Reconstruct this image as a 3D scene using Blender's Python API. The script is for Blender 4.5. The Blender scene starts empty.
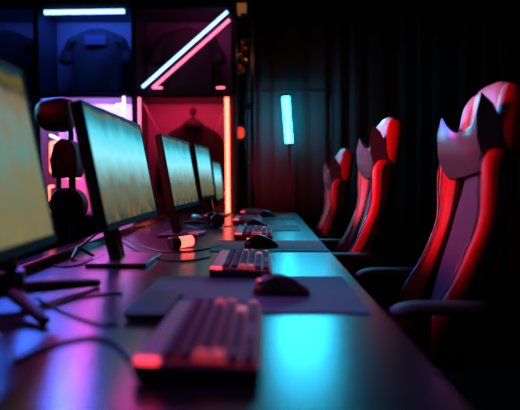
import bpy, bmesh, math, random
from math import sin, cos, pi, radians, atan, sqrt
from mathutils import Vector, Matrix
random.seed(7)
S = bpy.context.scene
C = S.collection

# ------------------------------------------------------------ camera
FPX = 574.0
CAM_H = 1.0
TOP = 0.75                      # desk top height
cam_d = bpy.data.cameras.new('camera')
cam = bpy.data.objects.new('camera', cam_d)
C.objects.link(cam)
cam_d.sensor_width = 36.0
cam_d.lens = 36.0 * FPX / 520.0
cam_d.clip_start = 0.02
cam.location = (0, 0, CAM_H)
cam.rotation_euler = (radians(90) - atan(27 / FPX), 0, atan(5 / FPX))
cam_d.dof.use_dof = True
cam_d.dof.focus_distance = 2.15
cam_d.dof.aperture_fstop = 1.9
S.camera = cam

# ------------------------------------------------------------ world and view
w = bpy.data.worlds.new('world')
S.world = w
w.use_nodes = True
w.node_tree.nodes['Background'].inputs[0].default_value = (0.10, 0.16, 0.30, 1)
w.node_tree.nodes['Background'].inputs[1].default_value = 0.004
S.view_settings.view_transform = 'Standard'
S.view_settings.look = 'None'
S.view_settings.gamma = 1
S.view_settings.exposure = 0
S.view_settings.use_curve_mapping = False
S.cycles.use_denoising = True
S.cycles.max_bounces = 8
S.cycles.sample_clamp_indirect = 4

# ------------------------------------------------------------ added lamps without fixtures
def lamp(name, kind, loc, color, power, size=None, aim=None, spot=None, spread=None):
    d = bpy.data.lights.new(name, kind)
    d.color = color
    d.energy = power
    if kind == 'AREA':
        d.shape = 'RECTANGLE'
        d.size, d.size_y = size
        if spread:
            d.spread = radians(spread)
    elif size:
        d.shadow_soft_size = size
    if kind == 'SPOT':
        d.spot_size = radians(spot)
        d.spot_blend = 0.6
    o = bpy.data.objects.new(name, d)
    C.objects.link(o)
    o.location = loc
    if aim is not None:
        o.rotation_euler = (Vector(aim) - Vector(loc)).to_track_quat('-Z', 'Y').to_euler()
    return o
# unseen coloured area lamps added overhead, at left and near the curtain
lamp('red_chair_fill', 'AREA', (-1.7, 1.75, 1.76), (1.0, 0.03, 0.06), 14, (0.7, 0.12), (0.6, 2.2, 1.0), spread=62)  # unseen lamp placed to redden the chair fronts
lamp('cyan_chair_fill', 'AREA', (-2.2, 3.6, 1.7), (0.10, 0.60, 1.0), 13, (0.12, 0.6), (0.5, 2.5, 1.15), spread=65)  # unseen, added for cyan highlights on pillows and heads
lamp('blue_desk_fill', 'AREA', (-1.9, 4.2, 2.36), (0.04, 0.14, 1.0), 15, (0.9, 0.16), (-0.5, 0.7, 0.75), spread=80)  # added for the blue reflection on the left of the desk
lamp('cyan_desk_fill', 'AREA', (0.33, 4.85, 1.90), (0.03, 0.52, 0.85), 3.6, (0.48, 0.5), (0.15, 0.9, 0.75), spread=80)  # added before the curtain to stretch the cyan desk reflection
lamp('red_curtain_fill', 'AREA', (0.02, 4.62, 0.95), (1.0, 0.03, 0.05), 1.1, (0.1, 0.3), (0.02, 5.24, 1.25), spread=120)  # added behind the rack to redden the curtain folds
lamp('violet_key_fill', 'AREA', (-1.1, 1.3, 2.6), (0.75, 0.18, 1.0), 1.6, (0.3, 1.2), (-0.22, 1.1, 0.75), spread=34)  # unseen, added to turn the keycaps purple
lamp('magenta_desk_fill', 'AREA', (-1.2, 4.3, 2.1), (0.95, 0.04, 0.45), 2.8, (0.45, 0.5), (-0.35, 0.8, 0.75), spread=80)  # added for the pink patch reflected in the desk

# ------------------------------------------------------------ materials
def mat(name, base=(0.5, 0.5, 0.5), rough=0.5, metal=0.0, emit=None, strength=0.0, bump=None, coat=0.0,
        sheen=0.0, spec=0.5, vary=None):
    m = bpy.data.materials.new(name)
    m.use_nodes = True
    nt = m.node_tree
    b = nt.nodes['Principled BSDF']
    b.inputs['Base Color'].default_value = (*base, 1)
    b.inputs['Roughness'].default_value = rough
    b.inputs['Metallic'].default_value = metal
    b.inputs['Specular IOR Level'].default_value = spec
    b.inputs['Coat Weight'].default_value = coat
    b.inputs['Sheen Weight'].default_value = sheen
    if emit:
        b.inputs['Emission Color'].default_value = (*emit, 1)
        b.inputs['Emission Strength'].default_value = strength
    tc = nt.nodes.new('ShaderNodeTexCoord')
    if bump:
        n = nt.nodes.new('ShaderNodeTexNoise')
        n.inputs['Scale'].default_value = bump[0]
        n.inputs['Detail'].default_value = 4
        bp = nt.nodes.new('ShaderNodeBump')
        bp.inputs['Strength'].default_value = bump[1]
        bp.inputs['Distance'].default_value = 0.004
        nt.links.new(tc.outputs['Object'], n.inputs['Vector'])
        nt.links.new(n.outputs['Fac'], bp.inputs['Height'])
        nt.links.new(bp.outputs['Normal'], b.inputs['Normal'])
    if vary:                     # (scale, second colour) wear and weave
        n = nt.nodes.new('ShaderNodeTexNoise')
        n.inputs['Scale'].default_value = vary[0]
        mx = nt.nodes.new('ShaderNodeMix')
        mx.data_type = 'RGBA'
        mx.inputs[6].default_value = (*base, 1)
        mx.inputs[7].default_value = (*vary[1], 1)
        nt.links.new(tc.outputs['Object'], n.inputs['Vector'])
        nt.links.new(n.outputs['Fac'], mx.inputs[0])
        nt.links.new(mx.outputs[2], b.inputs['Base Color'])
    return m

M = {}
M['wall'] = mat('dark_wall_paint', (0.010, 0.011, 0.014), 0.8, bump=(30, 0.2))
M['floor'] = mat('dark_floor', (0.006, 0.006, 0.007), 0.9, spec=0.1, bump=(20, 0.1))
M['desk'] = mat('satin_black_desk', (0.014, 0.014, 0.018), 0.25, bump=(180, 0.05), vary=(6, (0.011, 0.011, 0.015)))
M['desk_edge'] = mat('desk_edge', (0.02, 0.018, 0.02), 0.5)
M['mat'] = mat('slate_cloth_mat', (0.025, 0.10, 0.12), 0.72, bump=(900, 0.15))
M['black'] = mat('black_plastic', (0.012, 0.012, 0.014), 0.35, bump=(300, 0.05))
M['gloss'] = mat('gloss_black_plastic', (0.012, 0.012, 0.015), 0.13)
M['bezel'] = mat('matte_bezel', (0.008, 0.012, 0.014), 0.6, spec=0.15)
M['rubber'] = mat('black_rubber', (0.008, 0.008, 0.009), 0.6)
M['case'] = mat('keyboard_case', (0.020, 0.020, 0.025), 0.4)
M['topplate'] = mat('brushed_keyboard_plate', (0.22, 0.20, 0.28), 0.38, metal=0.7)
M['key'] = mat('keycap', (0.15, 0.06, 0.14), 0.6, spec=0.06)
M['keylit'] = mat('keycap_lit_red', (0.25, 0.04, 0.05), 0.45, emit=(1, 0.05, 0.08), strength=0.32)
M['keygap'] = mat('key_backlight', (0.03, 0.0, 0.01), 0.6, emit=(0.8, 0.02, 0.12), strength=0.16)
M['redcap'] = mat('red_emissive_cap', (0.3, 0.02, 0.02), 0.4, emit=(1, 0.04, 0.08), strength=2.4)
M['steel'] = mat('steel', (0.35, 0.36, 0.4), 0.3, metal=1)
M['darksteel'] = mat('dark_steel', (0.05, 0.05, 0.06), 0.35, metal=0.8)
M['red'] = mat('red_leather', (0.55, 0.010, 0.02), 0.55, spec=0.3, bump=(120, 0.12), vary=(5, (0.52, 0.010, 0.025)))
M['pale'] = mat('pale_grey_leather', (0.42, 0.42, 0.46), 0.4, bump=(120, 0.1))
M['panel'] = mat('dark_chair_fabric', (0.045, 0.025, 0.06), 0.75, bump=(400, 0.3))
M['leather'] = mat('black_leather', (0.018, 0.018, 0.022), 0.4, bump=(150, 0.2))
M['pillow'] = mat('glossy_grey_leather', (0.06, 0.06, 0.075), 0.25, bump=(150, 0.1))
M['cloth'] = mat('black_jersey', (0.004, 0.004, 0.007), 0.85, bump=(60, 0.5))
M['print'] = mat('navy_print', (0.012, 0.02, 0.06), 0.7)
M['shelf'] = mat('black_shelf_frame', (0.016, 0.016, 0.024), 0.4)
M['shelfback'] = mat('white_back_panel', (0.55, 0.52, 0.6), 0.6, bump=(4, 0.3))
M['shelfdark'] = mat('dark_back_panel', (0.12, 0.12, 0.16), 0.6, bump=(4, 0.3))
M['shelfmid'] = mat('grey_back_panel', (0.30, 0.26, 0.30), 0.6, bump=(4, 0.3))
M['curtain'] = mat('dark_curtain', (0.05, 0.05, 0.06), 0.9, bump=(60, 0.2))
M['whiteblue'] = mat('neon_blue_white', (0.8, 0.9, 1), 0.4, emit=(0.22, 0.46, 1.0), strength=4.2)
M['blueneon'] = mat('neon_blue', (0.3, 0.4, 1), 0.4, emit=(0.30, 0.45, 1.0), strength=3.2)
M['pinkneon'] = mat('neon_pink', (1, 0.3, 0.4), 0.4, emit=(1.0, 0.11, 0.22), strength=3.6)
M['redneon'] = mat('neon_red', (1, 0.2, 0.2), 0.4, emit=(1.0, 0.10, 0.06), strength=8.0)
M['cyanneon'] = mat('neon_cyan', (0.3, 1, 1), 0.4, emit=(0.025, 0.70, 1.0), strength=17.0)
M['purpleneon'] = mat('neon_purple', (0.8, 0.5, 1), 0.4, emit=(0.42, 0.16, 1.0), strength=22.0)
M['whiteneon'] = mat('neon_white', (1, 1, 1), 0.4, emit=(0.85, 0.75, 1.0), strength=2.5)
M['lampglow'] = mat('lamp_tube_glow', (1, 0.4, 0.3), 0.4, emit=(1.0, 0.08, 0.06), strength=4.5)
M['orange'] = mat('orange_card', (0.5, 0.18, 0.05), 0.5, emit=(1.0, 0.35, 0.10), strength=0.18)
M['gold'] = mat('gold_foil', (0.85, 0.45, 0.22), 0.28, metal=1)
M['lantern'] = mat('red_lantern', (0.6, 0.05, 0.02), 0.5, emit=(1, 0.06, 0.03), strength=0.9)
M['fold'] = mat('pale_strap', (0.6, 0.4, 0.5), 0.5)

def screen_mat(name, stops, blobs, strength, blob_scale, seed):
    m = bpy.data.materials.new(name)
    m.use_nodes = True
    nt = m.node_tree
    L = nt.links.new
    b = nt.nodes['Principled BSDF']
    b.inputs['Base Color'].default_value = (0.01, 0.01, 0.012, 1)
    b.inputs['Roughness'].default_value = 0.3
    b.inputs['Specular IOR Level'].default_value = 0.02
    uv = nt.nodes.new('ShaderNodeUVMap')
    sep = nt.nodes.new('ShaderNodeSeparateXYZ')
    L(uv.outputs[0], sep.inputs[0])
    mp = nt.nodes.new('ShaderNodeMapping')
    mp.inputs['Scale'].default_value = (blob_scale, blob_scale * 0.42, 1)
    mp.inputs['Location'].default_value = (seed, seed * 0.7, 0)
    L(uv.outputs[0], mp.inputs[0])
    no = nt.nodes.new('ShaderNodeTexNoise')
    no.inputs['Scale'].default_value = 1.0
    no.inputs['Detail'].default_value = 3
    L(mp.outputs[0], no.inputs['Vector'])
    ad = nt.nodes.new('ShaderNodeMath')
    ad.operation = 'MULTIPLY_ADD'
    ad.inputs[1].default_value = 0.18
    L(no.outputs['Fac'], ad.inputs[0])
    sb = nt.nodes.new('ShaderNodeMath')
    sb.operation = 'SUBTRACT'
    sb.inputs[1].default_value = 0.09
    L(sep.outputs[1], sb.inputs[0])
    L(sb.outputs[0], ad.inputs[2])
    r = nt.nodes.new('ShaderNodeValToRGB')
    el = r.color_ramp.elements
    while len(el) > 1:
        el.remove(el[-1])
    el[0].position, el[0].color = stops[0][0], (*stops[0][1], 1)
    for p, c in stops[1:]:
        e = el.new(p)
        e.color = (*c, 1)
    L(ad.outputs[0], r.inputs[0])
    mp2 = nt.nodes.new('ShaderNodeMapping')
    mp2.inputs['Scale'].default_value = (blob_scale * 2.2, blob_scale * 1.0, 1)
    mp2.inputs['Location'].default_value = (seed + 5, seed, 0)
    L(uv.outputs[0], mp2.inputs[0])
    n2 = nt.nodes.new('ShaderNodeTexNoise')
    n2.inputs['Scale'].default_value = 1.0
    L(mp2.outputs[0], n2.inputs['Vector'])
    r2 = nt.nodes.new('ShaderNodeValToRGB')
    r2.color_ramp.elements[0].position = 0.48
    r2.color_ramp.elements[0].color = (0, 0, 0, 1)
    r2.color_ramp.elements[1].position = 0.72
    r2.color_ramp.elements[1].color = (1, 1, 1, 1)
    L(n2.outputs['Fac'], r2.inputs[0])
    fade = nt.nodes.new('ShaderNodeMapRange')
    fade.inputs[1].default_value = blobs[1]
    fade.inputs[2].default_value = blobs[1] - 0.25
    L(sep.outputs[1], fade.inputs[0])
    mu = nt.nodes.new('ShaderNodeMath')
    mu.operation = 'MULTIPLY'
    L(r2.outputs[0], mu.inputs[0])
    L(fade.outputs[0], mu.inputs[1])
    mx = nt.nodes.new('ShaderNodeMix')
    mx.data_type = 'RGBA'
    mx.inputs[7].default_value = (*blobs[0], 1)
    L(mu.outputs[0], mx.inputs[0])
    L(r.outputs[0], mx.inputs[6])
    em = nt.nodes.new('ShaderNodeEmission')
    em.inputs[1].default_value = strength
    L(mx.outputs[2], em.inputs[0])
    nt.nodes.remove(b)
    L(em.outputs[0], nt.nodes['Material Output'].inputs[0])
    return m

CY = [(0.0, (0.04, 0.05, 0.04)), (0.15, (0.10, 0.11, 0.07)), (0.30, (0.11, 0.17, 0.14)), (0.42, (0.18, 0.38, 0.38)), (0.60, (0.24, 0.78, 0.90)),
      (0.78, (0.10, 0.64, 0.80)), (0.88, (0.04, 0.33, 0.42)), (0.95, (0.03, 0.20, 0.25)), (0.975, (0.14, 0.14, 0.08)), (1.0, (0.01, 0.10, 0.13))]
BR = [(0.0, (0.20, 0.18, 0.10)), (0.25, (0.20, 0.21, 0.12)), (0.5, (0.15, 0.28, 0.24)), (0.7, (0.20, 0.26, 0.22)),
      (0.82, (0.20, 0.17, 0.12)), (0.88, (0.05, 0.055, 0.04)), (0.95, (0.14, 0.11, 0.02)), (0.99, (0.02, 0.05, 0.06))]
M['screen_a'] = screen_mat('screen_landscape_warm', BR, ((0.25, 0.20, 0.08), 0.95), 0.9, 4.0, 1.3)
M['screen_b'] = screen_mat('screen_landscape_cyan', CY, ((0.17, 0.10, 0.04), 0.50), 1.15, 6.0, 4.1)
M['screen_c'] = screen_mat('screen_landscape_teal', CY, ((0.20, 0.13, 0.05), 0.55), 1.15, 6.5, 9.7)

# ------------------------------------------------------------ mesh helpers
def finish(name, bm, m=None, parent=None, smooth=True, bevel=0, subd=0, angle=35):
    bmesh.ops.recalc_face_normals(bm, faces=bm.faces)
    me = bpy.data.meshes.new(name)
    bm.to_mesh(me)
    bm.free()
    ms = m if isinstance(m, (list, tuple)) else [m]
    for x in ms:
        me.materials.append(x)
    o = bpy.data.objects.new(name, me)
    C.objects.link(o)
    if parent:
        o.parent = parent
    if bevel:
        b = o.modifiers.new('bevel', 'BEVEL')
        b.width = bevel
        b.segments = 3
        b.limit_method = 'ANGLE'
        b.angle_limit = radians(40)
    if subd:
        s = o.modifiers.new('subsurf', 'SUBSURF')
        s.levels = s.render_levels = subd
    if smooth:
        for p in me.polygons:
            p.use_smooth = True
        if not subd:
            try:
                me.set_sharp_from_angle(angle=radians(angle))
            except Exception:
                pass
    return o

def box(bm, c, s, rot=None, taper=1.0):
    hx, hy, hz = s[0] / 2, s[1] / 2, s[2] / 2
    vs = []
    for z in (-1, 1):
        k = taper if z > 0 else 1.0
        for x, y in ((-1, -1), (1, -1), (1, 1), (-1, 1)):
            p = Vector((x * hx * k, y * hy * k, z * hz))
            if rot:
                p = rot @ p
            vs.append(bm.verts.new(p + Vector(c)))
    for f in ((3, 2, 1, 0), (4, 5, 6, 7), (0, 1, 5, 4), (1, 2, 6, 5), (2, 3, 7, 6), (3, 0, 4, 7)):
        bm.faces.new([vs[i] for i in f])
    return bm

def bx(c, s, rot=None, taper=1.0):
    return box(bmesh.new(), c, s, rot, taper)

def loft(bm, rings, cap=True, closed=True):
    R = [[bm.verts.new(p) for p in r] for r in rings]
    n = len(R[0])
    for a, b in zip(R[:-1], R[1:]):
        for i in range(n if closed else n - 1):
            j = (i + 1) % n
            bm.faces.new((a[i], a[j], b[j], b[i]))
    if cap and closed:
        bm.faces.new(list(reversed(R[0])))
        bm.faces.new(R[-1])
    return bm

def frame(t):
    t = t.normalized()
    up = Vector((0, 0, 1)) if abs(t.z) < 0.95 else Vector((0, 1, 0))
    a = t.cross(up).normalized()
    return a, a.cross(t).normalized()

def tube(bm, pts, r, n=10, cap=True, squash=1.0):
    pts = [Vector(p) for p in pts]
    rs = r if isinstance(r, (list, tuple)) else [r] * len(pts)
    rings = []
    for i, p in enumerate(pts):
        t = pts[min(i + 1, len(pts) - 1)] - pts[max(i - 1, 0)]
        a, b = frame(t)
        rings.append([p + a * cos(2 * pi * k / n) * rs[i] + b * sin(2 * pi * k / n) * rs[i] * squash for k in range(n)])
    return loft(bm, rings, cap)

def cyl(bm, c, r, h, axis='z', n=32, r2=None):
    d = {'x': Vector((1, 0, 0)), 'y': Vector((0, 1, 0)), 'z': Vector((0, 0, 1))}[axis] if isinstance(axis, str) else Vector(axis).normalized()
    c = Vector(c)
    return tube(bm, [c - d * h / 2, c + d * h / 2], [r, r if r2 is None else r2], n)

def spline(pts, n=10):
    P = [Vector(p) for p in pts]
    P = [P[0] * 2 - P[1]] + P + [P[-1] * 2 - P[-2]]
    out = []
    for i in range(1, len(P) - 2):
        for k in range(n):
            t = k / n
            a, b, c, d = P[i - 1], P[i], P[i + 1], P[i + 2]
            out.append(0.5 * ((2 * b) + (c - a) * t + (2 * a - 5 * b + 4 * c - d) * t * t + (3 * b - a - 3 * c + d) * t ** 3))
    out.append(P[-2])
    return out

def empty(name, label, cat, loc=(0, 0, 0), rz=0, group=None):
    o = bpy.data.objects.new(name, None)
    o.empty_display_size = 0.1
    C.objects.link(o)
    o.location = loc
    o.rotation_euler = (0, 0, rz)
    return tag(o, label, cat, group)

def tag(o, label, cat, group=None):
    o['label'] = label
    o['category'] = cat
    if group:
        o['group'] = group
    return o

def struct(o):
    o['kind'] = 'structure'
    return o

def children(o):
    return [c for c in list(bpy.data.objects) if c.parent == o]

def copy_tree(o, parent=None):
    kids = children(o)
    c = o.copy()
    C.objects.link(c)
    if parent:
        c.parent = parent
    for k in kids:
        copy_tree(k, c)
    return c

# ------------------------------------------------------------ room shell
struct(finish('floor', bx((-0.3, 2.2, -0.05), (6.2, 8.2, 0.1)), M['floor'], smooth=False))
struct(finish('ceiling', bx((-0.3, 2.2, 3.05), (6.2, 8.2, 0.1)), M['wall'], smooth=False))
struct(finish('wall_back', bx((-0.3, 6.05, 1.5), (6.2, 0.1, 3.0)), M['wall'], smooth=False))
struct(finish('wall_left', bx((-3.15, 2.2, 1.5), (0.1, 7.6, 3.0)), M['wall'], smooth=False))
struct(finish('wall_right', bx((2.55, 2.2, 1.5), (0.1, 7.6, 3.0)), M['wall'], smooth=False))
struct(finish('wall_front', bx((-0.3, -1.65, 1.5), (6.2, 0.1, 3.0)), M['wall'], smooth=False))

# ------------------------------------------------------------ desk
desk = empty('long_desk', 'long glossy black gaming desk running away under the monitors and keyboards', 'desk', (0, 0, 0))
XR, XL, Y0, Y1 = 0.225, -0.66, 0.12, 4.12
finish('tabletop', bx(((XR + XL) / 2, (Y0 + Y1) / 2, TOP - 0.015), (XR - XL, Y1 - Y0, 0.03)), M['desk'], desk, bevel=0.004)
finish('rear_rail', bx((XL + 0.02, (Y0 + Y1) / 2, TOP + 0.014), (0.05, Y1 - Y0, 0.028)), M['gloss'], desk, bevel=0.003)
for yy in (0.2, 1.2, 2.08, 2.94, 4.04):
    for xx in (XR - 0.06, XL + 0.07):
        finish('leg', bx((xx, yy, (TOP - 0.03) / 2), (0.05, 0.05, TOP - 0.03)), M['darksteel'], desk, bevel=0.003)
    finish('crossbar', bx(((XR + XL) / 2, yy, 0.66), (XR - XL - 0.18, 0.03, 0.05)), M['darksteel'], desk, bevel=0.003)

def D(px, py, z=0.0):           # a point of the desk plane seen at a photo pixel
    Y = FPX * (CAM_H - TOP - z) / (py - 178.0)
    return Vector(((px - 265.0) / FPX * Y, Y, TOP + z))

# ------------------------------------------------------------ desk mats
def desk_mat(x0, x1, y0, y1, label):
    o = finish('desk_mat', bx(((x0 + x1) / 2, (y0 + y1) / 2, 0.0015), (x1 - x0, y1 - y0, 0.003)), M['mat'], bevel=0.001)
    o.location = (0, 0, TOP)
    tag(o, label, 'desk mat', 'slate grey mats along the desk')
desk_mat(-0.262, 0.195, 1.045, 1.44, 'slate grey cloth desk mat under the nearest mouse')
desk_mat(-0.19, 0.218, 1.93, 2.27, 'slate grey cloth desk mat under the second mouse from the front')
desk_mat(-0.14, 0.17, 2.70, 3.02, 'slate grey cloth desk mat under the third mouse from the front')
desk_mat(-0.13, 0.17, 3.49, 3.76, 'slate grey cloth desk mat at the far end of the desk')

pad = finish('flat_pad', bx((0, 0, 0.006), (0.072, 0.20, 0.012)), mat('slate_slab', (0.012, 0.045, 0.055), 0.6), bevel=0.002)
pad.location = (-0.209, 1.085, TOP + 0.003)
tag(pad, 'small dark slate rectangular pad lying left of the nearest keyboard', 'pad')

# ------------------------------------------------------------ keyboards
KW, KL = 0.155, 0.355           # front to back (x), along desk (y)
def keycap_mesh(w, l, name):
    bm = bx((0, 0, 0.005), (w, l, 0.010), taper=0.80)
    bmesh.ops.bevel(bm, geom=bm.edges[:], offset=0.0012, segments=2, affect='EDGES')
    me = bpy.data.meshes.new(name)
    bm.to_mesh(me)
    bm.free()
    return me
KM = {}
def key_layout():
    U = 0.0197
    rows = [[1] + [0.25] * 0 + [1] * 16, [1] * 13 + [2, 1, 1], [1.5] + [1] * 12 + [1.5, 1, 1], [1.75] + [1] * 11 + [2.25, 1, 1],
            [2.25] + [1] * 10 + [2.75, 1, 1], [1.25, 1.25, 1.25, 6.25, 1.25, 1.25, 1.25, 1.25, 1, 1]]
    out = []
    for r, row in enumerate(rows):
        tot = sum(row)
        sc = (KL - 0.022) / tot
        y = -(KL - 0.022) / 2
        x = -KW / 2 + 0.040 + r * 0.0200
        for i, wd in enumerate(row):
            out.append((r, i, x, y + wd * sc / 2, wd * sc - 0.0026))
            y += wd * sc
    return out
def make_keyboard(loc, label, parts=True, dull=False):
    k = empty('keyboard', label, 'keyboard', loc, 0, 'keyboards along the desk')
    # wedge case: higher at the back (-x)
    bm = bmesh.new()
    prof = [(-KW / 2, 0.004), (-KW / 2 - 0.001, 0.024), (-KW / 2 + 0.004, 0.0275), (KW / 2 - 0.004, 0.018), (KW / 2, 0.014), (KW / 2, 0.004)]
    loft(bm, [[Vector((x, y, z)) for x, z in prof] for y in (-KL / 2, KL / 2)])
    finish('case', bm, M['case'], k, bevel=0.0025)
    rt = Matrix.Rotation(atan(0.0095 / 0.147), 3, 'Y')
    finish('top_plate', bx((-KW / 2 + 0.0165, 0.004, 0.0272), (0.026, KL - 0.030, 0.0016), rt), M['topplate'], k, bevel=0.0006)
    finish('near_end_cap', bx((-KW / 2 + 0.0165, -KL / 2 + 0.006, 0.0268), (0.028, 0.013, 0.006), rt), M['redcap'], k, bevel=0.002)  # end cap with red emission of its own
    finish('backlight', bx((0.016, 0, 0.0228), (0.118, KL - 0.018, 0.0012), rt), M['keygap'], k)
    for sx in (-1, 1):
        for sy in (-1, 1):
            finish('foot', bx((sx * 0.06, sy * 0.15, 0.002), (0.014, 0.03, 0.0044)), M['rubber'], k)
    if parts:
        for r, i, x, y, wd in key_layout():
            lit = (i == 0 and r in (2, 3)) or (r, i) in ((5, 9), (3, 14), (2, 15), (4, 11), (2, 14))
            kk = (round(wd, 4), lit)
            if kk not in KM:
                KM[kk] = keycap_mesh(0.0172, wd, 'keycap')
                KM[kk].materials.append(M['keylit'] if lit else M['key'])
            o = bpy.data.objects.new('keycap', KM[kk])
            C.objects.link(o)
            o.parent = k
            o.location = (x, y, 0.0236 - (x + 0.0) * 0.0646)
            o.rotation_euler = (0, rt.to_euler().y, 0)
            if lit:
                o['label'] = 'red lit keycap'
    else:
        bm = bmesh.new()
        for r, i, x, y, wd in key_layout():
            box(bm, (x, y, 0.0285 - x * 0.0646), (0.0172, wd, 0.010), rt, 0.8)
        finish('keys', bm, M['key'], k, bevel=0)
    return k
make_keyboard((-0.083, 0.862, TOP), 'closest keyboard with a red glowing end cap and pinkish keys')
make_keyboard((-0.060, 1.585, TOP), 'second keyboard from the front, beside the glowing red lamp tube')
make_keyboard((-0.046, 2.46, TOP), 'third keyboard from the front, just beyond the second mouse')
make_keyboard((-0.095, 3.24, TOP), 'fourth keyboard from the front, small and dark', False)
make_keyboard((-0.085, 3.93, TOP), 'farthest keyboard at the end of the desk by the curtain', False)

# ------------------------------------------------------------ mice (long axis across the desk)
def make_mouse():
    t = empty('computer_mouse', '', 'mouse', (0, 0, 0), 0, 'black mice on the desk mats')
    bm = bmesh.new()
    rings = []
    n = 20
    for i in range(15):
        u = i / 14                       # 0 front (-x), 1 rear (+x)
        x = -0.062 + 0.124 * u
        e = max(0.0, 1 - (2 * u - 1) ** 4) ** 0.5
        hw = (0.031 + 0.004 * cos(2 * pi * u)) * (0.25 + 0.75 * e)
        h = (0.016 + 0.026 * sin(pi * min(1, u * 0.95 + 0.12)) ** 1.2) * (0.30 + 0.70 * e)
        ring = []
        for k in range(n):
            a = 2 * pi * k / n
            yy = hw * cos(a)
            zz = h * max(0, sin(a)) ** 0.8 if sin(a) > 0 else 0.003 * sin(a)
            ring.append(Vector((x, yy, 0.003 + zz)))
        rings.append(ring)
    loft(bm, rings)
    finish('shell', bm, M['black'], t, subd=1)
    bm = bmesh.new()
    cyl(bm, (-0.036, 0, 0.030), 0.010, 0.007, 'y', 24)
    finish('scroll_wheel', bm, M['rubber'], t, bevel=0.001)
    for s in (-1, 1):
        finish('button', bx((-0.032, s * 0.0135, 0.0325), (0.046, 0.021, 0.0035), Matrix.Rotation(radians(-17), 3, 'Y')), M['gloss'], t, bevel=0.0015)
    for dx in (0.0, 0.020):
        finish('side_button', bx((-0.010 + dx, -0.0305, 0.020), (0.016, 0.004, 0.006)), M['gloss'], t, bevel=0.001)
    finish('glide_pad', bx((0, 0, 0.001), (0.08, 0.045, 0.002)), M['rubber'], t)
    return t
mouse = make_mouse()
for i, (x, y, rz, z, lab) in enumerate((
        (0.035, 1.215, -0.10, 0.003, 'closest black mouse, on the nearest slate mat'),
        (-0.013, 2.06, 0.06, 0.003, 'second black mouse from the front, just past the second keyboard'),
        (-0.045, 2.86, -0.1, 0.003, 'third black mouse from the front, just past the third keyboard'),
        (0.010, 3.62, 0.1, 0.003, 'farthest black mouse near the end of the desk'))):
    o = mouse if i == 0 else copy_tree(mouse)
    o.location = (x, y, TOP + z)
    o.rotation_euler = (0, 0, rz)
    o['label'] = lab

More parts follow.
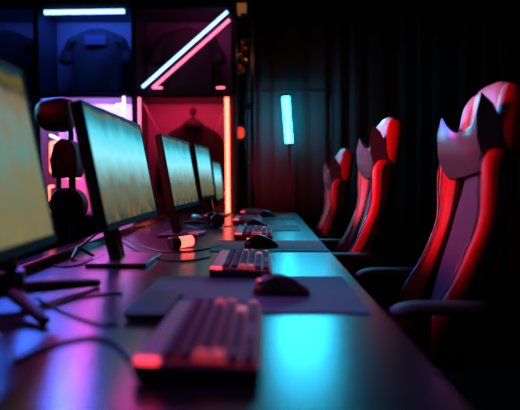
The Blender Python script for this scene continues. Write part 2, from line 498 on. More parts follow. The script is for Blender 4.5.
# ------------------------------------------------------------ monitors
def make_monitor(bn, bf, zb, height, tilt, scr, label, stand, col, thick=0.03):
    """bn, bf: near and far lower front corners (x, y); zb height of lower edge; tilt back in radians"""
    bn, bf = Vector(bn), Vector(bf)
    wdt = (bf - bn).length
    yaw = math.atan2(bf.y - bn.y, bf.x - bn.x) - pi / 2
    mid = (bn + bf) / 2
    t = empty('monitor', label, 'monitor', (mid.x, mid.y, TOP), yaw, 'monitors in a row on the desk')
    R = Matrix.Rotation(-tilt, 3, 'Y')
    piv = Vector((0, 0, zb - TOP))
    def P(x, y, z):
        return piv + R @ Vector((x, y, z))
    def rbox(c, s):
        return box(bmesh.new(), P(*c), s, R)
    b = 0.009
    # housing
    finish('housing', rbox((-thick / 2 - 0.003, 0, height / 2), (thick - 0.006, wdt, height)), M['black'], t, bevel=0.004)
    bm = bmesh.new()
    loft(bm, [[P(-thick + 0.003, y * k, height / 2 + z * k) for y, z in ((-wdt * .38, -height * .36), (wdt * .38, -height * .36), (wdt * .38, height * .30), (-wdt * .38, height * .30))]
              if k == 1.0 else [P(-thick - 0.022, y * k, height / 2 + z * k) for y, z in ((-wdt * .38, -height * .36), (wdt * .38, -height * .36), (wdt * .38, height * .30), (-wdt * .38, height * .30))] for k in (1.0, 0.7)])
    finish('rear_cover', bm, M['gloss'], t, bevel=0.006)
    bm = bmesh.new()
    box(bm, P(-0.0035, 0, height - b / 2), (0.009, wdt, b), R)
    box(bm, P(-0.0035, 0, b), (0.009, wdt, 2 * b), R)
    for s in (-1, 1):
        box(bm, P(-0.0035, s * (wdt / 2 - b / 2), height / 2), (0.009, b, height), R)
    finish('bezel', bm, M['bezel'], t, bevel=0.001)
    bm = bmesh.new()
    vs = [bm.verts.new(P(-0.002, y, z)) for y, z in ((-wdt / 2 + b, 2 * b), (wdt / 2 - b, 2 * b), (wdt / 2 - b, height - b), (-wdt / 2 + b, height - b))]
    f = bm.faces.new(vs)
    uvl = bm.loops.layers.uv.new('UVMap')
    for l, uvv in zip(f.loops, ((0, 0), (1, 0), (1, 1), (0, 1))):
        l[uvl].uv = uvv
    scr_o = finish('screen', bm, scr, t, smooth=False)
    scr_o['label'] = 'lit screen showing a hazy landscape'
    cy = col
    top = P(-thick - 0.03, cy, height * 0.45)
    if stand == 'plate':
        bm = bmesh.new()
        base_x = -0.055
        loft(bm, [[Vector((x + dx, y + cy, z)) for x, y in ((-0.022, -0.032), (0.014, -0.032), (0.014, 0.032), (-0.022, 0.032))]
                  for dx, z in ((base_x + 0.0, 0.010), (base_x - 0.02, 0.10), (top.x - 0.014, top.z + 0.04))])
        finish('column', bm, M['gloss'], t, bevel=0.006)
        finish('mount', rbox((-thick - 0.02, cy, height * 0.45), (0.03, 0.09, 0.09)), M['black'], t, bevel=0.004)
        finish('base', bx((base_x + 0.02, cy, 0.006), (0.17, 0.24, 0.012)), M['black'], t, bevel=0.004)
    else:
        hub = Vector((-0.07, cy, 0.05))
        bm = bmesh.new()
        tube(bm, [hub, (top.x - 0.005, cy, top.z)], [0.022, 0.018], 16)
        finish('column', bm, M['gloss'], t)
        finish('mount', rbox((-thick - 0.02, cy, height * 0.45), (0.03, 0.09, 0.09)), M['black'], t, bevel=0.004)
        bm = bmesh.new()
        cyl(bm, hub, 0.030, 0.05, 'z', 24)
        finish('hub', bm, M['black'], t, bevel=0.004)
        for dx, dy in ((0.115, 0.22), (0.115, -0.14), (-0.10, 0.0)):
            bm = bmesh.new()
            tube(bm, [hub + Vector((0, 0, -0.012)), hub + Vector((dx * .6, dy * .6, -0.028)), Vector((hub.x + dx, hub.y + dy, 0.009))], [0.015, 0.012, 0.009], 12)
            finish('leg', bm, M['rubber'], t)
    return t
make_monitor((-0.395, 0.52), (-0.424, 1.165), 0.870, 0.352, 0.185, M['screen_a'], 'closest monitor, cut off at left, brownish landscape on screen', 'legs', 0.245)
make_monitor((-0.382, 1.385), (-0.382, 2.045), 0.870, 0.325, 0.19, M['screen_b'], 'second monitor from the front, bright cyan screen on a flat square base', 'plate', -0.01)
make_monitor((-0.345, 2.19), (-0.312, 2.74), 0.875, 0.300, 0.175, M['screen_c'], 'third monitor from the front, behind the glowing lamp tube', 'plate', 0.05)
make_monitor((-0.335, 3.06), (-0.295, 3.43), 0.884, 0.300, 0.14, M['screen_b'], 'fourth monitor from the front, narrow in view', 'plate', 0.0)
make_monitor((-0.300, 3.60), (-0.285, 4.05), 0.845, 0.265, 0.12, M['screen_c'], 'farthest monitor, beside the tall red neon tube', 'plate', 0.0)

# ------------------------------------------------------------ little lamp tube lying on the desk
lt = empty('lamp_tube', 'short glowing red lamp tube with black end lying on the desk', 'lamp', D(170, 250), 0)
ax = Vector((0.72, 0.69, 0.06)).normalized()
bm = bmesh.new(); p0 = Vector((0.0, 0.0, 0.020))
cyl(bm, p0 + ax * 0.016, 0.0225, 0.034, ax, 24)
finish('end_cap', bm, M['black'], lt, bevel=0.003)
bm = bmesh.new()
cyl(bm, p0 + ax * 0.062, 0.020, 0.058, ax, 24)
finish('light_tube', bm, M['lampglow'], lt, bevel=0.004)
# small clear box beyond it
o = finish('small_box', bx((0, 0, 0.008), (0.05, 0.07, 0.016)), mat('pale_plastic', (0.55, 0.5, 0.6), 0.3), bevel=0.002)
o.location = D(196, 236); o.rotation_euler = (0, 0, -0.4)
tag(o, 'small pale box lying on the desk right of the lamp tube', 'box')

# ------------------------------------------------------------ small tripod between first two monitors
tp = empty('mini_tripod', 'small thin black tripod between the two nearest monitors', 'tripod', D(77, 259), 0)
bm = bmesh.new(); tube(bm, [(0, 0, 0.03), (0.05, 0.1, 0.085)], 0.004, 8); finish('rod', bm, M['rubber'], tp)
for a in (0.4, 2.5, 4.6):
    bm = bmesh.new(); tube(bm, [(0, 0, 0.034), (0.045 * cos(a), 0.045 * sin(a), 0.005)], [0.006, 0.005], 8)
    finish('leg', bm, M['black'], tp)

# ------------------------------------------------------------ cables on the desk
def cable(pts, label, r=0.0024, lift=None):
    bm = bmesh.new()
    P = [D(a, b) + Vector((0, 0, r * 1.05 + (lift[i] if lift else 0))) for i, (a, b) in enumerate(pts)]
    tube(bm, spline(P, 8), r, 8)
    o = finish('cable', bm, M['rubber'])
    tag(o, label, 'cable', 'black cables on the desk')
cable([(118, 241), (132, 249), (150, 257), (172, 262), (194, 261), (209, 258)], 'black cable curving from the second monitor to the second keyboard')
cable([(122, 238), (138, 246), (158, 252), (176, 253), (200, 251), (222, 246)], 'thin black cable passing behind the lamp tube')
cable([(20, 318), (50, 309), (76, 301), (104, 296), (121, 295)], 'black cable running from the closest monitor towards the slate pad')
cable([(34, 300), (52, 311), (74, 320), (96, 327), (116, 327)], 'black cable crossing below the closest monitor to the pad')
cable([(8, 366), (40, 353), (72, 344), (98, 342), (116, 350), (128, 364)], 'thick blurred cable looping to the closest keyboard end', r=0.003)
cable([(42, 262), (56, 268), (74, 267), (90, 262), (104, 256)], 'thin black cable below the rear rail')
cable([(150, 232), (146, 226), (158, 219), (174, 221)], 'short black cable looping beneath the third monitor')
cable([(186, 226), (200, 229), (216, 228), (232, 226)], 'black cable near the third keyboard')

# ------------------------------------------------------------ headset lying by the fourth monitor
hs = empty('headset', 'black headset lying on the desk below the fourth monitor', 'headset', (-0.27, 2.93, TOP), 0.3)
bm = bmesh.new(); tube(bm, spline([(0.0, -0.08, 0.035), (-0.06, -0.07, 0.05), (-0.10, 0, 0.055), (-0.06, 0.07, 0.05), (0, 0.08, 0.035)], 6), 0.008, 10, squash=1.6)
finish('headband', bm, M['leather'], hs)
for s in (-1, 1):
    bm = bmesh.new(); cyl(bm, (0.01, s * 0.078, 0.037), 0.036, 0.026, 'y', 28)
    e = finish('ear_cup', bm, M['gloss'], hs, bevel=0.006)
    bm = bmesh.new(); cyl(bm, (0.01, s * 0.062, 0.037), 0.033, 0.012, 'y', 28)
    finish('ear_cushion', bm, M['leather'], e, bevel=0.004)

# ------------------------------------------------------------ racing chairs
def make_chair():
    t = empty('gaming_chair', '', 'chair', (0, 0, 0), 0, 'red and black racing style gaming chairs')
    th = radians(14.5)
    piv = Vector((0.205, 0, 0.485))
    def B(x, y, s):              # backrest frame: s up the back, x out of its front (-) / back (+)
        bend = 0.045 * max(0, s - 0.50) / 0.25 * -0.6
        up = Vector((sin(th), 0, cos(th)))
        out = Vector((cos(th), 0, -sin(th)))
        return piv + up * s + out * (x + bend) + Vector((0, y, 0))
    def interp(tab, s):
        for (a, va), (b, vb) in zip(tab[:-1], tab[1:]):
            if s <= b:
                k = (s - a) / (b - a)
                k = k * k * (3 - 2 * k)
                return va + (vb - va) * k
        return tab[-1][1]
    HW = [(0, .180), (.15, .188), (.32, .184), (.50, .212), (.56, .205), (.61, .155)]
    CW = [(0, .135), (.2, .118), (.40, .102), (.61, .095)]
    DP = [(0, .105), (.12, .088), (.19, .068), (.24, .052), (.31, .040), (.39, .031), (.43, .037), (.50, .055), (.55, .064), (.59, .050), (.61, .028)]
    # black shell
    bm = bmesh.new()
    rings = []
    for i in range(19):
        s = 0.79 * i / 18
        hw = interp(HW, s) - 0.012 if s < 0.60 else interp([(0.60, .160), (.66, .150), (.74, .150), (.79, .115)], s)
        e = 0.0 if i not in (0, 18) else -0.008
        rings.append([B(0.010 - e, -hw + .01, s), B(0.010, 0, s), B(0.010 - e, hw - .01, s), B(0.04, hw, s), B(0.062, hw * .8, s), B(0.070, 0, s), B(0.062, -hw * .8, s), B(0.04, -hw, s)])
    loft(bm, rings)
    finish('back_shell', bm, M['leather'], t, subd=1)
    # centre panel
    bm = bmesh.new()
    rings = []
    for i in range(13):
        s = 0.60 * i / 12
        cw = interp(CW, s) + 0.012
        pf = 0.004 + 0.008 * abs(sin(3.5 * pi * s / 0.6)) ** 0.5
        rings.append([B(-pf * .3, -cw, s), B(-pf, -cw * .5, s), B(-pf, cw * .5, s), B(-pf * .3, cw, s), B(0.02, cw, s), B(0.02, -cw, s)])
    loft(bm, rings)
    finish('centre_panel', bm, M['panel'], t, subd=1)
    for sg in (-1, 1):
        bm = bmesh.new()
        rings = []
        for i in range(19):
            s = 0.01 + 0.60 * i / 18
            hw, cw, d = interp(HW, s), interp(CW, s), interp(DP, s)
            md = cw + (hw - cw) * .74
            pr = [(cw + .020, 0.006), (cw + .022, -d * .25), (md - .004, -d + .002), (md + .006, -d - .002), (hw - .004, -d + .008), (hw - .001, -d + .017), (hw, -d + .021), (hw + .004, 0.03), (hw - .02, 0.045), (cw + .03, 0.03)]
            rings.append([B(x, sg * y, s) for y, x in pr])
        loft(bm, rings)
        bm.faces.ensure_lookup_table()
        for fi, f in enumerate(bm.faces):
            if fi < 180 and fi % 10 in (0, 6, 7, 8, 9):
                f.material_index = 1
        o = finish('bolster', bm, [M['red'], M['leather']], t, subd=1)
        # thin glossy tube along the front edge of the bolster
        bm = bmesh.new()
        pts = []
        for i in range(17):
            s = 0.02 + 0.57 * i / 16
            hw, cw, d = interp(HW, s), interp(CW, s), interp(DP, s)
            pts.append(B(-d - .001, sg * (cw + (hw - cw) * .62), s))
        tube(bm, pts, 0.0028, 8)
        finish('edge_tube', bm, M['pillow'], o)
        # cheek: red side wing of the head section
        bm = bmesh.new()
        rings = []
        for i in range(9):
            s = 0.60 + 0.185 * i / 8
            hw = interp([(0.60, .150), (.65, .156), (.74, .152), (.785, .125)], s)
            d = interp([(0.60, .015), (.66, .030), (.74, .028), (.785, .010)], s)
            rings.append([B(x, sg * y, s) for y, x in ((hw - .055, 0.0), (hw - .050, -d + .008), (hw - .016, -d), (hw - .002, -d + .004), (hw + .006, .005), (hw + .006, 0.045), (hw - .03, 0.06))])
        loft(bm, rings)
        for fi, f in enumerate(bm.faces):
            if fi < 56 and fi % 7 in (0, 1, 2):
                f.material_index = 1
        finish('head_wing', bm, [M['red'], M['pale']], t, subd=1)
    bm = bmesh.new()
    rings = []
    for i in range(8):
        s = 0.605 + 0.195 * i / 7
        hw = interp([(0.60, .110), (.74, .116), (.80, .090)], s)
        x0 = -0.022 if 0 < i < 7 else -0.006
        rings.append([B(x0 * .5, -hw, s), B(x0, -hw * .7, s), B(x0, hw * .7, s), B(x0 * .5, hw, s), B(0.055, hw, s), B(0.055, -hw, s)])
    loft(bm, rings)
    finish('head_panel', bm, M['pale'], t, subd=1)
    # neck pillow: saddle with raised pointed ends
    bm = bmesh.new()
    rings = []
    for i in range(33):
        u = -1 + 2 * i / 32
        y = 0.156 * u
        a = abs(u)
        up = 0.068 * a ** 3
        fw = 0.026 * a ** 2
        e = max(0.0, (a - 0.9) / 0.1)
        ring = [(q[0] + 0.032, q[1] - 0.036 - 0.018 * u) for q in ((-0.030, .578), (-0.058 - fw * .3, .570), (-0.076 - fw * .6, .598), (-0.088 - fw * .8, .635), (-0.095 - fw, .668 + up * .45),
                (-0.090 - fw, .688 + up), (-0.066 - fw * .5, .684 + up * .75), (-0.038, .668 + up * .2), (-0.026, .630))]
        cx, cs = -0.056 - fw * .7, .600 + up * .2
        k = 1 - 0.06 * e * e
        rings.append([B(cx + (x - cx) * k, y, cs + (q - cs) * k) for x, q in ring])
    loft(bm, rings)
    p = finish('neck_pillow', bm, M['pillow'], t, angle=50)
    # seat
    bm = bmesh.new()
    rings = []
    for i in range(11):
        u = i / 10
        x = -0.27 + 0.49 * u
        hw = 0.175 + 0.01 * sin(pi * u)
        z0 = 0.475 - 0.02 * u + (-0.03 if i == 0 else 0)
        rings.append([Vector((x, -hw, z0 - .055)), Vector((x, -hw, z0 - .01)), Vector((x, -hw * .6, z0)), Vector((x, hw * .6, z0)), Vector((x, hw, z0 - .01)), Vector((x, hw, z0 - .055)), Vector((x, 0, z0 - .075))])
    loft(bm, rings)
    finish('seat', bm, M['leather'], t, subd=1)
    for sg in (-1, 1):
        bm = bmesh.new()
        rings = []
        for i in range(11):
            u = i / 10
            x = -0.275 + 0.50 * u
            z0 = 0.50 + 0.012 * sin(pi * u) - (0.03 if i in (0, 10) else 0)
            rings.append([Vector((x, sg * y, z)) for y, z in ((.165, z0 - .07), (.170, z0 - .02), (.195, z0), (.235, z0 - .005), (.250, z0 - .035), (.240, z0 - .085))])
        loft(bm, rings)
        finish('seat_bolster', bm, M['leather'], t, subd=1)
        # armrest
        bm = bmesh.new()
        rings = []
        for i in range(9):
            u = i / 8
            x = 0.03 + 0.24 * u
            hw = 0.045 - 0.012 * abs(2 * u - 1) ** 4
            zz = 0.693 - 0.018 * max(0, 1 - u * 6)
            rings.append([Vector((x, sg * .262 + y, z)) for y, z in ((-hw, zz - .020), (-hw, zz), (-hw * .6, zz + .010), (hw * .6, zz + .010), (hw, zz), (hw, zz - .020))])
        loft(bm, rings)
        ar = finish('armrest', bm, M['rubber'], t, subd=1)
        bm = bmesh.new()
        tube(bm, [(0.11, sg * .262, 0.675), (0.11, sg * .262, 0.50)], 0.022, 16, squash=1.5)
        tube(bm, [(0.11, sg * .262, 0.52), (0.11, sg * .262, 0.425), (0.08, sg * .15, 0.405)], 0.018, 12)
        finish('arm_post', bm, M['black'], ar)
    # under seat
    finish('tilt_plate', bx((0, 0, 0.385), (0.28, 0.22, 0.03)), M['darksteel'], t, bevel=0.004)
    bm = bmesh.new()
    cyl(bm, (0, 0, 0.30), 0.015, 0.17, 'z', 20)
    cyl(bm, (0, 0, 0.16), 0.027, 0.17, 'z', 24)
    finish('gas_lift', bm, M['darksteel'], t)
    for k in range(5):
        a = 2 * pi * k / 5 + 0.3
        e = Vector((cos(a), sin(a), 0))
        bm = bmesh.new()
        tube(bm, [e * 0.015 + Vector((0, 0, .105)), e * 0.16 + Vector((0, 0, .10)), e * 0.31 + Vector((0, 0, .075))], [0.027, 0.023, 0.016], 12)
        lg = finish('base_leg', bm, M['black'], t)
        bm = bmesh.new()
        sd = Vector((-sin(a), cos(a), 0))
        for q in (-1, 1):
            cyl(bm, e * 0.31 + sd * 0.014 * q + Vector((0, 0, .030)), 0.030, 0.018, sd, 20)
        cyl(bm, e * 0.31 + Vector((0, 0, .058)), 0.008, 0.03, 'z', 12)
        finish('caster', bm, M['rubber'], lg, bevel=0.003)
    return t
chair = make_chair()
spots = [
    ((0.268, 1.635, 0), 0.00, 1.0, 'closest red racing chair with its backrest in view, black neck pillow'),
    ((0.162, 2.54, 0), 0.00, 1.0, 'middle red racing chair, between the closest one and the farthest one'),
    ((0.105, 3.32, 0), 0.00, 0.925, 'farthest red racing chair, at the end of the desk'),
    ((0.470, 0.80, 0), 0.00, 1.0, 'dark chair cut off at lower right, only its armrest edge in view'),
]
for i, (loc, rz, sc, lab) in enumerate(spots):
    o = chair if i == 0 else copy_tree(chair)
    o.location = loc
    o.rotation_euler = (0, 0, rz)
    o['label'] = lab
    o.scale = (sc, sc, sc)

# ------------------------------------------------------------ display shelving at the back
YS, DEPTH = 4.5, 0.42
YB = YS + 0.42 - 0.014
K = YS / FPX
def SX(px): return (px - 265) * K
def SZ(py): return CAM_H + (178 - py) * K
cols = [SX(-62), SX(38), SX(135), SX(234)]
rows = [0.06, SZ(214) - 0.02, SZ(96), SZ(6)]
sh = empty('shelving_unit', 'black cube display shelving with neon tubes behind the monitors', 'shelving', (0, 0, 0))
for x in cols:
    finish('upright', bx((x, YS + DEPTH / 2, rows[-1] / 2), (0.045, DEPTH, rows[-1])), M['shelf'], sh, bevel=0.003)
for z in rows:
    for a, b in zip(cols[:-1], cols[1:]):
        finish('shelf_board', bx(((a + b) / 2, YS + DEPTH / 2, z - (0.02 if z == rows[-1] else 0)), (b - a - 0.045, DEPTH, 0.035)), M['shelf'], sh, bevel=0.003)
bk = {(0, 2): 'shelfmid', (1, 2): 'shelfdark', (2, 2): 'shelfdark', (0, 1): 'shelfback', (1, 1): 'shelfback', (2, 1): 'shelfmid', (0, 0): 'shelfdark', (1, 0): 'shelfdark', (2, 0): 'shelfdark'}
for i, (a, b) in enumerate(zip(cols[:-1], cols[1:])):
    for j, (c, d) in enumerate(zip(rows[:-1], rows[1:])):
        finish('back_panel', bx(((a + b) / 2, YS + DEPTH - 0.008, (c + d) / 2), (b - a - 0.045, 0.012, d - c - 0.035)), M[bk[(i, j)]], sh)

def neon(px0, py0, px1, py1, m, label, r=0.014, y=YS - 0.03, caps=True, group=None):
    k = y / FPX
    a = Vector(((px0 - 265) * k, y, CAM_H + (178 - py0) * k))
    b = Vector(((px1 - 265) * k, y, CAM_H + (178 - py1) * k))
    t = empty('neon_tube', label, 'neon tube', a, 0, group)
    d = b - a
    bm = bmesh.new(); tube(bm, [(0, 0, 0), d], r, 16)
    finish('glass_tube', bm, M[m], t)
    if caps:
        for p in (Vector((0, 0, 0)), d):
            s = -1 if p.length == 0 else 1
            bm = bmesh.new(); cyl(bm, p + d.normalized() * s * 0.008, r * 1.25, 0.02, d, 16)
            finish('end_cap', bm, M['black'], t)
    return t
neon(47, 14.5, 127, 13.5, 'whiteblue', 'horizontal blue white neon tube along the top of the upper left shelf cell', 0.016)
neon(143, 88, 228, 14, 'whiteblue', 'slanting blue white neon tube in the upper middle shelf cell', 0.011)
neon(153, 89, 230, 22, 'pinkneon', 'slanting pink neon tube just below the blue slanting one', 0.010)
neon(227, 98, 228, 213, 'redneon', 'tall vertical red neon tube at the right end of the shelving', 0.016)
neon(140, 98, 140, 136, 'pinkneon', 'short vertical pink neon tube just above the second monitor', 0.010)
neon(124.5, 97, 124.5, 116, 'whiteneon', 'upright of a white cross reflection above the second monitor, modelled as a glowing tube', 0.010, caps=False)  # glowing tube stands in for a white cross reflection
neon(117, 105, 122.5, 105, 'whiteneon', 'tiny level arm of the white cross reflection, modelled as a glowing tube', 0.008, caps=False)  # level arm of that reflection, also built as a glowing tube
neon(156, 88.5, 163, 88.5, 'pinkneon', 'tiny pink tube lying at the left of the upper middle cell', 0.007, y=YS - .005, caps=False)
neon(217, 88.5, 225, 88.5, 'pinkneon', 'tiny pink tube lying at the right of the upper middle cell', 0.007, y=YS - .005, caps=False)
lamp('purple_cell_fill', 'AREA', (SX(90), YS + 0.08, SZ(99)), (0.50, 0.24, 1.0), 19.0, (0.55, 0.08), (SX(92), YS + 0.42, SZ(120)))  # unseen lamp added to brighten the lavender back panel
lamp('blue_left_cell_fill', 'AREA', (SX(10), YS + 0.05, SZ(14)), (0.04, 0.12, 1.0), 0.8, (0.5, 0.1), (SX(10), YS + 0.35, 1.9))  # unseen lamp added to lift the far left cell from black

# red neon sign frame seen between the two nearest monitors
def ring_sign(px0, py0, px1, py1, y, label, m='redneon', open_=False, r=0.010, cord=None):
    k = y / FPX
    o = W0 = Vector(((px0 - 265) * k, y, CAM_H + (178 - py1) * k))
    def W(px, py): return Vector(((px - 265) * k, y, CAM_H + (178 - py) * k)) - W0
    t = empty('neon_sign', label, 'neon sign', W0, 0, 'red neon shapes between the two nearest monitors')
    bm = bmesh.new()
    pts = [W(px0 + 5, py0), W(px0, py0 + 1), W(px0, py1), W(px0 + 6, py1)] if open_ else [W(px1, py1), W(px0, py1), W(px0, py0), W(px1, py0), W(px1, py1 - 4)]
    for i in range(len(pts) - 1):
        tube(bm, [pts[i], pts[i + 1]], r, 12)
    finish('glass_tube', bm, M[m], t)
    bm = bmesh.new()
    cx = cord or px0
    tube(bm, [W(cx, py0), W(cx, 97)], 0.003, 6)
    finish('cord', bm, M['black'], t)
ring_sign(51, 142, 58, 172, YS - 0.010, 'upper red neon bracket beside the edge of the closest monitor', open_=True)
ring_sign(66, 162, 80, 178, YS - 0.008, 'small red neon square peeking past the black lamp box', r=0.007)
ring_sign(48.3, 186, 60, 212, YS - 0.009, 'lower red neon bracket left of the round black lamp head', open_=True, r=0.008)
neon(50, 135, 78, 148, 'whiteneon', 'short slanting white tube above the red neon shapes', 0.009, y=YS - 0.02, caps=False)

# unseen area lamps set inside the cells to colour them
lamp('red_cell_lamp', 'AREA', (SX(184), YS + 0.10, SZ(100)), (1.0, 0.02, 0.10), 4, (0.6, 0.1), (SX(184), YS + 0.35, 1.0))
lamp('blue_cell_fill', 'AREA', (SX(86), YS + 0.05, SZ(14)), (0.03, 0.12, 1.0), 6, (0.6, 0.1), (SX(86), YS + 0.35, 1.9))  # added to brighten the blue cell beyond what its tube gives
lamp('magenta_cell_fill', 'AREA', (SX(200), YS + 0.05, SZ(20)), (0.9, 0.04, 0.3), 0.7, (0.4, 0.1), (SX(190), YS + 0.4, 1.9))  # added for the purple red tone around the dark shirt
lamp('red_low_lamp', 'AREA', (SX(70), YS + 0.05, SZ(200)), (1.0, 0.02, 0.12), 3.0, (0.4, 0.1), (SX(70), YS + 0.4, 1.3))

# garments hanging in the cells
def garment(cx, ztop, h, wid, label, name, hood=False, y=YS + 0.24, m='cloth', prt=False, cat='shirt'):
    t = empty(name, label, cat, (cx, y, ztop - h), 0)
    bm = bmesh.new()
    tab = [(0, .53), (.3, .50), (.6, .51), (.80, .57), (.90, .50), (.955, .25), (1.0, .14)]
    rings = []
    n = 20
    for i in range(17):
        u = i / 16
        for (a, va), (b, vb) in zip(tab[:-1], tab[1:]):
            if a <= u <= b:
                hw = wid * (va + (vb - va) * (u - a) / (b - a)); break
        dp = 0.07 * (1 - 0.5 * u)
        rings.append([Vector((hw * cos(2 * pi * k / n), dp * sin(2 * pi * k / n) * (1 + .2 * sin(5 * k + u * 6)), h * u)) for k in range(n)])
    loft(bm, rings)
    finish('body', bm, M[m], t, subd=1)
    for s in (-1, 1):
        bm = bmesh.new()
        ln = .42 if not hood else .75
        tube(bm, [(s * wid * .38, 0, h * .86), (s * wid * .52, 0, h * .78), (s * wid * .60, -.01, h * (.86 - ln * .6)), (s * wid * .63, -.02, h * (.86 - ln))], [0.07, .075, .065, .06], 12, squash=.7)
        finish('sleeve', bm, M[m], t, subd=1)
    if hood:
        bm = bmesh.new()
        tube(bm, [(0, -.03, h * .92), (0, -.05, h * 1.0), (0, -.02, h * 1.10), (0, 0, h * 1.18)], [0.10, .10, .06, .015], 14)
        finish('hood', bm, M[m], t, subd=1)
    if prt:
        finish('chest_print', bx((0, -.060, h * .80), (wid * .42, .012, h * .14)), M['print'], t, bevel=0.004)
    bm = bmesh.new(); tube(bm, [(0, 0, h * .98), (0, 0, h * (1.2 if hood else 1.08))], .004, 6)
    finish('hanger', bm, M['darksteel'], t)
    return t
garment(SX(90), SZ(22), 0.56, 0.42, 'dark shirt with a faint blue chest print in the upper left cell', 'shirt', prt=True)
garment(SX(184), SZ(22), 0.56, 0.43, 'dark shirt behind the slanting neon tubes', 'shirt')
garment(SX(190), SZ(120), 0.70, 0.42, 'black hooded jacket in the red lit cell', 'hooded_jacket', hood=True, cat='jacket')
garment(SX(-6), SZ(24), 0.55, 0.42, 'dark shirt at the far left edge above the closest monitor', 'shirt')
for s, a, b, lab in ((-1, (141, 100), (152, 128), 'thin pale strap slanting down at the left of the red lit cell'), (1, (227, 104), (213, 128), 'thin pale strap slanting down at the right of the red lit cell')):
    bm = bmesh.new(); tube(bm, [(SX(a[0]), YS + .05, SZ(a[1])), (SX(b[0]), YS + .25, SZ(b[1]))], 0.006, 8)
    tag(finish('strap', bm, M['fold']), lab, 'strap')

# ------------------------------------------------------------ narrow rack right of the shelving with small things
xr0, xr1 = cols[-1] + 0.03, SX(252)
rk = empty('narrow_rack', 'narrow dark rack holding small bright things right of the shelving', 'rack', (0, 0, 0))
for x in (xr1,):
    finish('upright', bx((x, YS + 0.35, 1.25), (0.03, 0.3, 2.5)), M['shelf'], rk, bevel=0.003)
for z in (0.10, 1.10, 1.60, 2.12, 2.32, 2.47):
    finish('shelf_board', bx(((xr0 + xr1) / 2, YS + 0.35, z), (xr1 - xr0 - 0.03, 0.3, 0.02)), M['shelf'], rk)
YR = YS + 0.27
def RX(px): return (px - 265) * YR / FPX
def RZ(py): return CAM_H + (178 - py) * YR / FPX
o = finish('picture_card', bx((0, 0, 0.05), (0.075, 0.012, 0.10)), M['orange'], bevel=0.002)
o.location = (RX(242), YR, 2.132); o.rotation_euler = (0, 0, 0.0); o.location.z = 2.132 + 0.12
o.location.z = 2.33
tag(o, 'small orange card on the top of the narrow rack', 'card')
bm = bmesh.new()
pts = []
for i in range(60):
    pts.append((0.022 * sin(i * .9) + 0.012 * sin(i * .23), 0.01 * cos(i * 1.3), -0.26 * i / 59))
for i, p in enumerate(pts):
    if i % 2 == 0:
        q = Matrix.Rotation(i * 1.1, 3, 'Z') @ Matrix.Rotation(i * .7, 3, 'X')
        box(bm, p, (0.022, 0.004, 0.016), q)
tube(bm, pts, 0.002, 6)
o = finish('tinsel_garland', bm, M['gold'])
o.location = (RX(243), YR - 0.03, RZ(46)); tag(o, 'gold tinsel garland hanging on the narrow rack', 'garland')
lan = empty('paper_lantern', 'small red glowing lantern on the narrow rack', 'lantern', (RX(240), YR, 1.315), 0)
bm = bmesh.new()
loft(bm, [[Vector((r * cos(2 * pi * k / 16), r * sin(2 * pi * k / 16), z)) for k in range(16)] for r, z in ((.018, 0.012), (.032, .03), (.036, .06), (.032, .09), (.018, .105))])
finish('shade', bm, M['lantern'], lan)
for z in (0.006, 0.109):
    bm = bmesh.new(); cyl(bm, (0, 0, z), .019, .012, 'z', 16); finish('cap', bm, M['black'], lan)
bm = bmesh.new(); tube(bm, [(0, 0, .11), (0, 0, 0.275)], .002, 6); finish('cord', bm, M['black'], lan)
lamp('rack_lamp', 'POINT', (RX(246), YR - 0.25, RZ(60)), (1.0, 0.45, 0.2), 0.5, 0.05)

# ------------------------------------------------------------ curtain
bm = bmesh.new()
yc = 5.24
x0c, x1c = SX(238) + 0.05, 2.4
n = 240
rings = []
for z in (0.02, 0.9, 1.8, 2.9):
    ring = []
    for i in range(n + 1):
        x = x0c + (x1c - x0c) * i / n
        ph = x * 34 + 1.2 * sin(x * 9) + 0.25 * z
        ring.append(Vector((x, yc + 0.012 * sin(ph) + 0.005 * sin(2.3 * ph + z), z)))
    rings.append(ring)
R_ = [[bm.verts.new(p) for p in r] for r in rings]
for a, b in zip(R_[:-1], R_[1:]):
    for i in range(n):
        bm.faces.new((a[i], a[i + 1], b[i + 1], b[i]))
cu = finish('curtain', bm, M['curtain'])
so = cu.modifiers.new('thickness', 'SOLIDIFY'); so.thickness = 0.004
tag(cu, 'long dark pleated curtain across the back of the room', 'curtain')

# ------------------------------------------------------------ cyan tube lamp on stand, and backdrop frame
YT = 5.06
def TX(px): return (px - 265) * YT / FPX
def TZ(py): return CAM_H + (178 - py) * YT / FPX
tl = empty('tube_light_stand', 'upright glowing cyan tube light on a thin black stand', 'tube light', (TX(289.5), YT, 0), 0)
bm = bmesh.new()
a = Vector((TX(289) - TX(289.5), 0, TZ(143))); b = Vector((TX(285.5) - TX(289.5), 0, TZ(98)))
tube(bm, [a, b], 0.031, 24)
finish('light_tube', bm, M['cyanneon'], tl)
d_ = (b - a).normalized()
for p, s in ((a, -1), (b, 1)):
    bm = bmesh.new(); cyl(bm, p + d_ * s * 0.012, 0.033, 0.024, d_, 24); finish('end_cap', bm, M['black'], tl, bevel=0.003)
bm = bmesh.new(); tube(bm, [a - d_ * .02, (0, 0, 1.1), (0, 0, 0.25)], 0.011, 12); finish('pole', bm, M['darksteel'], tl)
for k in range(3):
    an = 2 * pi * k / 3 + .5
    bm = bmesh.new(); tube(bm, [(0, 0, 0.50), (.22 * cos(an), .22 * sin(an), 0.012)], 0.008, 10); finish('leg', bm, M['darksteel'], tl)
bf = empty('backdrop_frame', 'thin dark pipe frame standing before the curtain', 'frame', (0, 5.14, 0), 0)
kb = 5.14 / FPX
fx0, fx1, fz = (245 - 265) * kb, (331 - 265) * kb, CAM_H + (178 - 91) * kb
bm = bmesh.new(); tube(bm, [(fx0, 0, fz), (fx1, 0, fz)], .009, 12); finish('crosspipe', bm, M['darksteel'], bf)
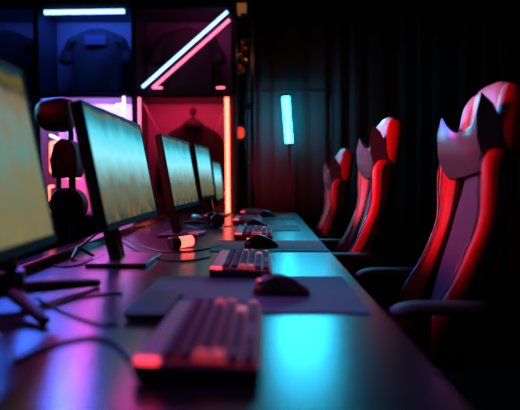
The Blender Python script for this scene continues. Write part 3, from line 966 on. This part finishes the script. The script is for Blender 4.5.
for x in (fx0, fx1):
    bm = bmesh.new(); tube(bm, [(x, 0, fz), (x, 0, 0.03)], .010, 12); finish('upright', bm, M['darksteel'], bf)
    finish('foot_plate', bx((x, -.02, 0.012), (.10, .10, .024)), M['darksteel'], bf, bevel=.004)

# ------------------------------------------------------------ black lamp heads on a stand behind the desk
YL = 2.7
def LX(px): return (px - 265) * YL / FPX
def LZ(py): return CAM_H + (178 - py) * YL / FPX
def LP(px, py, dy=0): return Vector((LX(px) - LX(64), dy, LZ(py)))
ls = empty('stage_light_stand', 'black stand with round lamp heads between the two nearest monitors', 'stage light', (LX(64), YL, 0), 0)
bm = bmesh.new(); tube(bm, [(0, .10, 0.3), (0, .10, LZ(100))], 0.014, 12); finish('pole', bm, M['darksteel'], ls)
for k in range(3):
    an = 2 * pi * k / 3 + pi / 2 + .1
    bm = bmesh.new(); tube(bm, [(0, .10, .45), (.26 * cos(an), .10 + .26 * sin(an), 0.012)], .010, 10); finish('leg', bm, M['darksteel'], ls)
bm = bmesh.new()
c0 = LP(46, 115); 
tube(bm, [c0 + Vector((-.03, 0, 0)), c0 + Vector((0.0, 0, 0)), c0 + Vector((.085, 0, 0)), c0 + Vector((.12, 0, 0)), c0 + Vector((.135, 0, 0))], [0.050, .075, .082, .072, .045], 28)
h1 = finish('spot_head', bm, M['rubber'], ls, bevel=.003)
bm = bmesh.new(); tube(bm, [c0 + Vector((.03, .02, -.02)), Vector((0, .1, LZ(120)))], .012, 10); finish('bracket', bm, M['darksteel'], h1)
bm = bmesh.new()
loft(bm, [[LP(x, y) + Vector((0, dy, 0)) for x, y in ((55, 178), (53, 160), (57, 145), (64, 139), (74, 141), (79, 150), (80, 172), (77, 178))] for dy in (-.05, .07)])
finish('lamp_box', bm, M['rubber'], ls, bevel=.008)
bm = bmesh.new()
for xx in (58.5, 73):
    tube(bm, [LP(xx, 176), LP(xx, 196)], .012, 10)
finish('yoke', bm, M['darksteel'], ls)
bm = bmesh.new()
cc = LP(69, 205)
tube(bm, [cc + Vector((0, -.055, 0)), cc + Vector((0, -.05, 0)), cc + Vector((0, .03, 0)), cc + Vector((0, .07, 0))], [.068, .082, .080, .05], 36)
h2 = finish('round_head', bm, M['rubber'], ls, bevel=.002)
bm = bmesh.new(); cyl(bm, cc + Vector((0, -.057, 0)), .055, .006, 'y', 32); finish('lens', bm, M['gloss'], h2)
